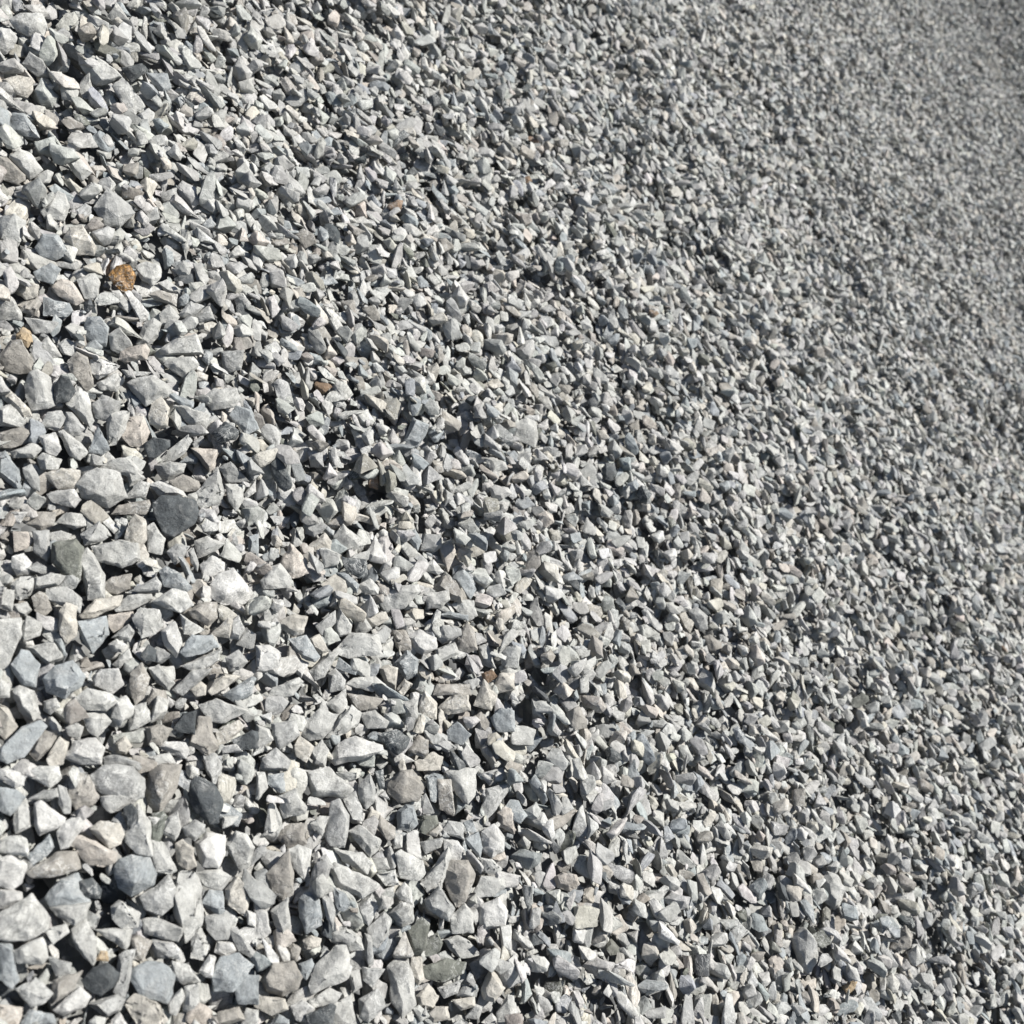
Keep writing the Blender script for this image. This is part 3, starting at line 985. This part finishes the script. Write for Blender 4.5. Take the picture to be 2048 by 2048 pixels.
for (si, k, lo_), ids in grp.items():
    pi, Rm = posed[si][k][0], posed[si][k][1]
    v, f = protos[pi][1][lo_]
    ids = np.array(ids)
    w = (v * SIZES[si]) @ (R0 @ Rm).T
    sc = rng.uniform(.93, 1.07, (len(ids), 1, 1)) * np.where(pl[ids, 5] > 4, 1.12, 1.0)[:, None, None]
    V = w[None] * sc + cpos[ids][:, None, :]
    F = f[None] + (off + np.arange(len(ids)) * len(v))[:, None, None]
    if lo_ < 2:
        wv = wobble(v.astype(float), 1.6, pi, 1.0) / 1.6
        Cc = basec[ids][:, None, :] * (1 + .16 * wv[None, :, None])
    else:
        Cc = np.repeat(basec[ids][:, None, :], len(v), 1)
    VS.append(V.reshape(-1, 3)); FS.append(F.reshape(-1, 3)); CS.append(Cc.reshape(-1, 3)); SM.append(np.full(len(ids) * len(f), lo_ == 0))
    off += len(ids) * len(v)
# traced stones beyond the first 300 join the loose gravel
NIND = 300
special = set('AOR')
lmk = np.array([(q[0], q[1]) for q in LANDMARKS])
ismark = {int(np.argmin([np.hypot(*(s['cen'] - q)) for s in solids])) for q in lmk}
assert len(ismark) == len(LANDMARKS), 'two landmarks share a stone'
for q in lmk: assert min(np.hypot(*(s['cen'] - q)) for s in solids) < 26, q
for k, s in enumerate(solids): s['rank'] = s['area'] * (100 if s['c'] in special or k in ismark else 1)
ranked = sorted(solids, key=lambda s: -s['rank'])
single, rest = ranked[:NIND], ranked[NIND:]
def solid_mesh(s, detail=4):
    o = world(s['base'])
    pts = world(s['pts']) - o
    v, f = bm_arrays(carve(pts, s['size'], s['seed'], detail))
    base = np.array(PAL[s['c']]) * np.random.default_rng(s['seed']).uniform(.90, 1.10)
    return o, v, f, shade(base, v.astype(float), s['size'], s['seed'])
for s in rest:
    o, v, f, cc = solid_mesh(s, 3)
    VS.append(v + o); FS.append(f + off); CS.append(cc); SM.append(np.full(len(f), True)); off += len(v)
Vall = np.concatenate(VS); Fall = np.concatenate(FS); Call = np.concatenate(CS); Sall = np.concatenate(SM)
print('loose stones', nS, 'layer one', n_layer1, 'verts', len(Vall), 'faces', len(Fall), 'traced', len(solids), flush=True)
gm = mesh_from('gravel', Vall, Fall, Call, Sall)
gravel = bpy.data.objects.new('gravel', gm); col.objects.link(gravel)
gravel['label'] = 'loose grey crushed stone covering the whole slope in a thick angular layer'
gravel['category'] = 'gravel'
gravel['kind'] = 'stuff'
del VS, FS, CS, Vall, Fall, Call

# ------------------------------------------------------------------ the bank under the gravel and the yard round it
def ground_material():
    m = bpy.data.materials.new('packed_gravel'); m.use_nodes = True
    t = m.node_tree; N, L = t.nodes, t.links; bs = N['Principled BSDF']
    geo = N.new('ShaderNodeNewGeometry')
    vo = N.new('ShaderNodeTexVoronoi'); vo.inputs['Scale'].default_value = 70
    L.new(geo.outputs['Position'], vo.inputs['Vector'])
    r = N.new('ShaderNodeValToRGB'); e = r.color_ramp.elements
    e[0].position = 0; e[0].color = (.12, .125, .13, 1); e[1].position = 1; e[1].color = (.30, .30, .285, 1)
    sp = N.new('ShaderNodeSeparateColor'); L.new(vo.outputs['Color'], sp.inputs[0]); L.new(sp.outputs[0], r.inputs[0])
    L.new(r.outputs[0], bs.inputs['Base Color']); bs.inputs['Roughness'].default_value = .9
    b = N.new('ShaderNodeBump'); b.invert = True; b.inputs['Distance'].default_value = .012
    L.new(vo.outputs['Distance'], b.inputs['Height']); L.new(b.outputs[0], bs.inputs['Normal'])
    return m
GM = ground_material()
def grid_mesh(name, aa, bb, hf):
    Ag, Bg = np.meshgrid(aa, bb, indexing='ij')
    p = world(slope_point(Ag, Bg, hf(Ag, Bg))).reshape(-1, 3)
    na, nb = len(aa), len(bb)
    i = np.arange(na - 1)[:, None] * nb + np.arange(nb - 1)[None, :]
    f = np.concatenate([np.stack([i, i + nb, i + nb + 1], -1).reshape(-1, 3), np.stack([i, i + nb + 1, i + 1], -1).reshape(-1, 3)])
    me = mesh_from(name, p, f, (.25, .25, .25), True, GM)
    o = bpy.data.objects.new(name, me); col.objects.link(o)
    o['kind'] = 'structure'
    return o
bank = grid_mesh('terrain', np.concatenate([np.linspace(-6, 0, 40)[:-1], np.linspace(0, 9, 360)[:-1], np.linspace(9, 40, 300)]),
                 np.concatenate([np.linspace(-12, -1.5, 40)[:-1], np.linspace(-1.5, 4, 220)[:-1], np.linspace(4, 16, 50)]),
                 lambda A, B: undulate(A, B) - 0.052)
zmin = min((bank.matrix_world @ v.co).z for v in bank.data.vertices)
gz = zmin + 0.3
me = bpy.data.meshes.new('ground')
nseg = 96
vv = [(0, 8, gz)] + [(900 * math.cos(2 * math.pi * k / nseg), 900 * math.sin(2 * math.pi * k / nseg), gz) for k in range(nseg)]
me.from_pydata(vv, [], [(0, k + 1, (k + 1) % nseg + 1) for k in range(nseg)])
me.materials.append(GM)
go = bpy.data.objects.new('ground', me); col.objects.link(go); go['kind'] = 'structure'

# ------------------------------------------------------------------ the three hundred stones that show largest, one object each
CNAME = {'W': 'near-white', 'L': 'pale grey', 'G': 'mid grey', 'B': 'blue-grey', 'D': 'dark slate', 'N': 'brownish grey',
         'T': 'beige', 'P': 'pinkish beige', 'K': 'dark olive grey', 'A': 'amber', 'O': 'orange', 'R': 'rusty brown'}  # dark slate also names one shaded hole, its shade coloured in as a stone
def axes(poly):
    q = poly - poly.mean(0)
    w, V = np.linalg.eigh(q.T @ q)
    e = q @ V
    ext = np.ptp(e, axis=0)
    ang = math.degrees(math.atan2(-V[1, 1], V[0, 1])) % 180
    return ext[1] / max(ext[0], 1), ang, ext[1]
def shape_word(s):
    ra, ang, ln = axes(s['poly'])
    n = len(s['poly'])
    if ra > 1.75:
        return 'slender upright' if 60 < ang < 120 else ('slender level' if ang < 25 or ang > 155 else ('slender right-leaning' if ang < 90 else 'slender left-leaning'))
    if n <= 3: return 'three-cornered'
    if ra > 1.35: return 'oblong'
    if n == 4: return 'four-sided'
    return 'chunky'
SECT = ['right of', 'up-right of', 'above', 'up-left of', 'left of', 'down-left of', 'below', 'down-right of']
def sector(p, q):
    return int(((math.degrees(math.atan2(-(p[1] - q[1]), p[0] - q[0])) + 22.5) % 360) // 45)
ORD = ['nearest', 'second nearest', 'third nearest', 'fourth nearest']
marks = []                                            # landmark stones: (x, y in the photograph, phrase, its own label)
for x, y, phrase, lab in LANDMARKS:
    s = min(single, key=lambda q: np.hypot(*(q['cen'] - (x, y))))
    assert 'label' not in s, lab
    s['label'] = lab; s['phrase'] = phrase
    marks.append(s)
used = {s['label'] for s in marks}
for s in single:
    s['shape'] = shape_word(s)
for s in single:
    if 'label' in s: continue
    near = sorted(marks, key=lambda q: np.hypot(*(q['cen'] - s['cen'])))
    best = None
    for mk in near[:6]:
        sc = sector(s['cen'], mk['cen'])
        same = [q for q in single if q is not mk and q['c'] == s['c'] and sector(q['cen'], mk['cen']) == sc]
        same.sort(key=lambda q: np.hypot(*(q['cen'] - mk['cen'])))
        k = next(j for j, q in enumerate(same) if q is s)
        if best is None or k < best[0]: best = (k, mk, sc)
        if k == 0: break
    k, mk, sc = best
    o_ = ORD[k] if k < 4 else 'number %d counting' % (k + 1)
    lab = '%s stone, %s %s one %s the %s' % (s['shape'], o_, CNAME[s['c']], SECT[sc], mk['phrase'])
    s['label'] = lab
    assert lab not in used, lab
    used.add(lab)
assert max(len(s['label'].split()) for s in single) <= 16
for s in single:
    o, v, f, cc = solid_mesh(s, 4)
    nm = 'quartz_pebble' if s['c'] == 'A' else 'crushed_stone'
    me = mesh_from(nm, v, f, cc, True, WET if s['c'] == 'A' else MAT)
    ob = bpy.data.objects.new(nm, me)
    ob.location = o
    col.objects.link(ob)
    ob['label'] = s['label']
    ob['category'] = 'pebble' if s['c'] == 'A' else 'stone'
    if s['c'] != 'A': ob['group'] = 'crushed stones lying on the gravel slope'
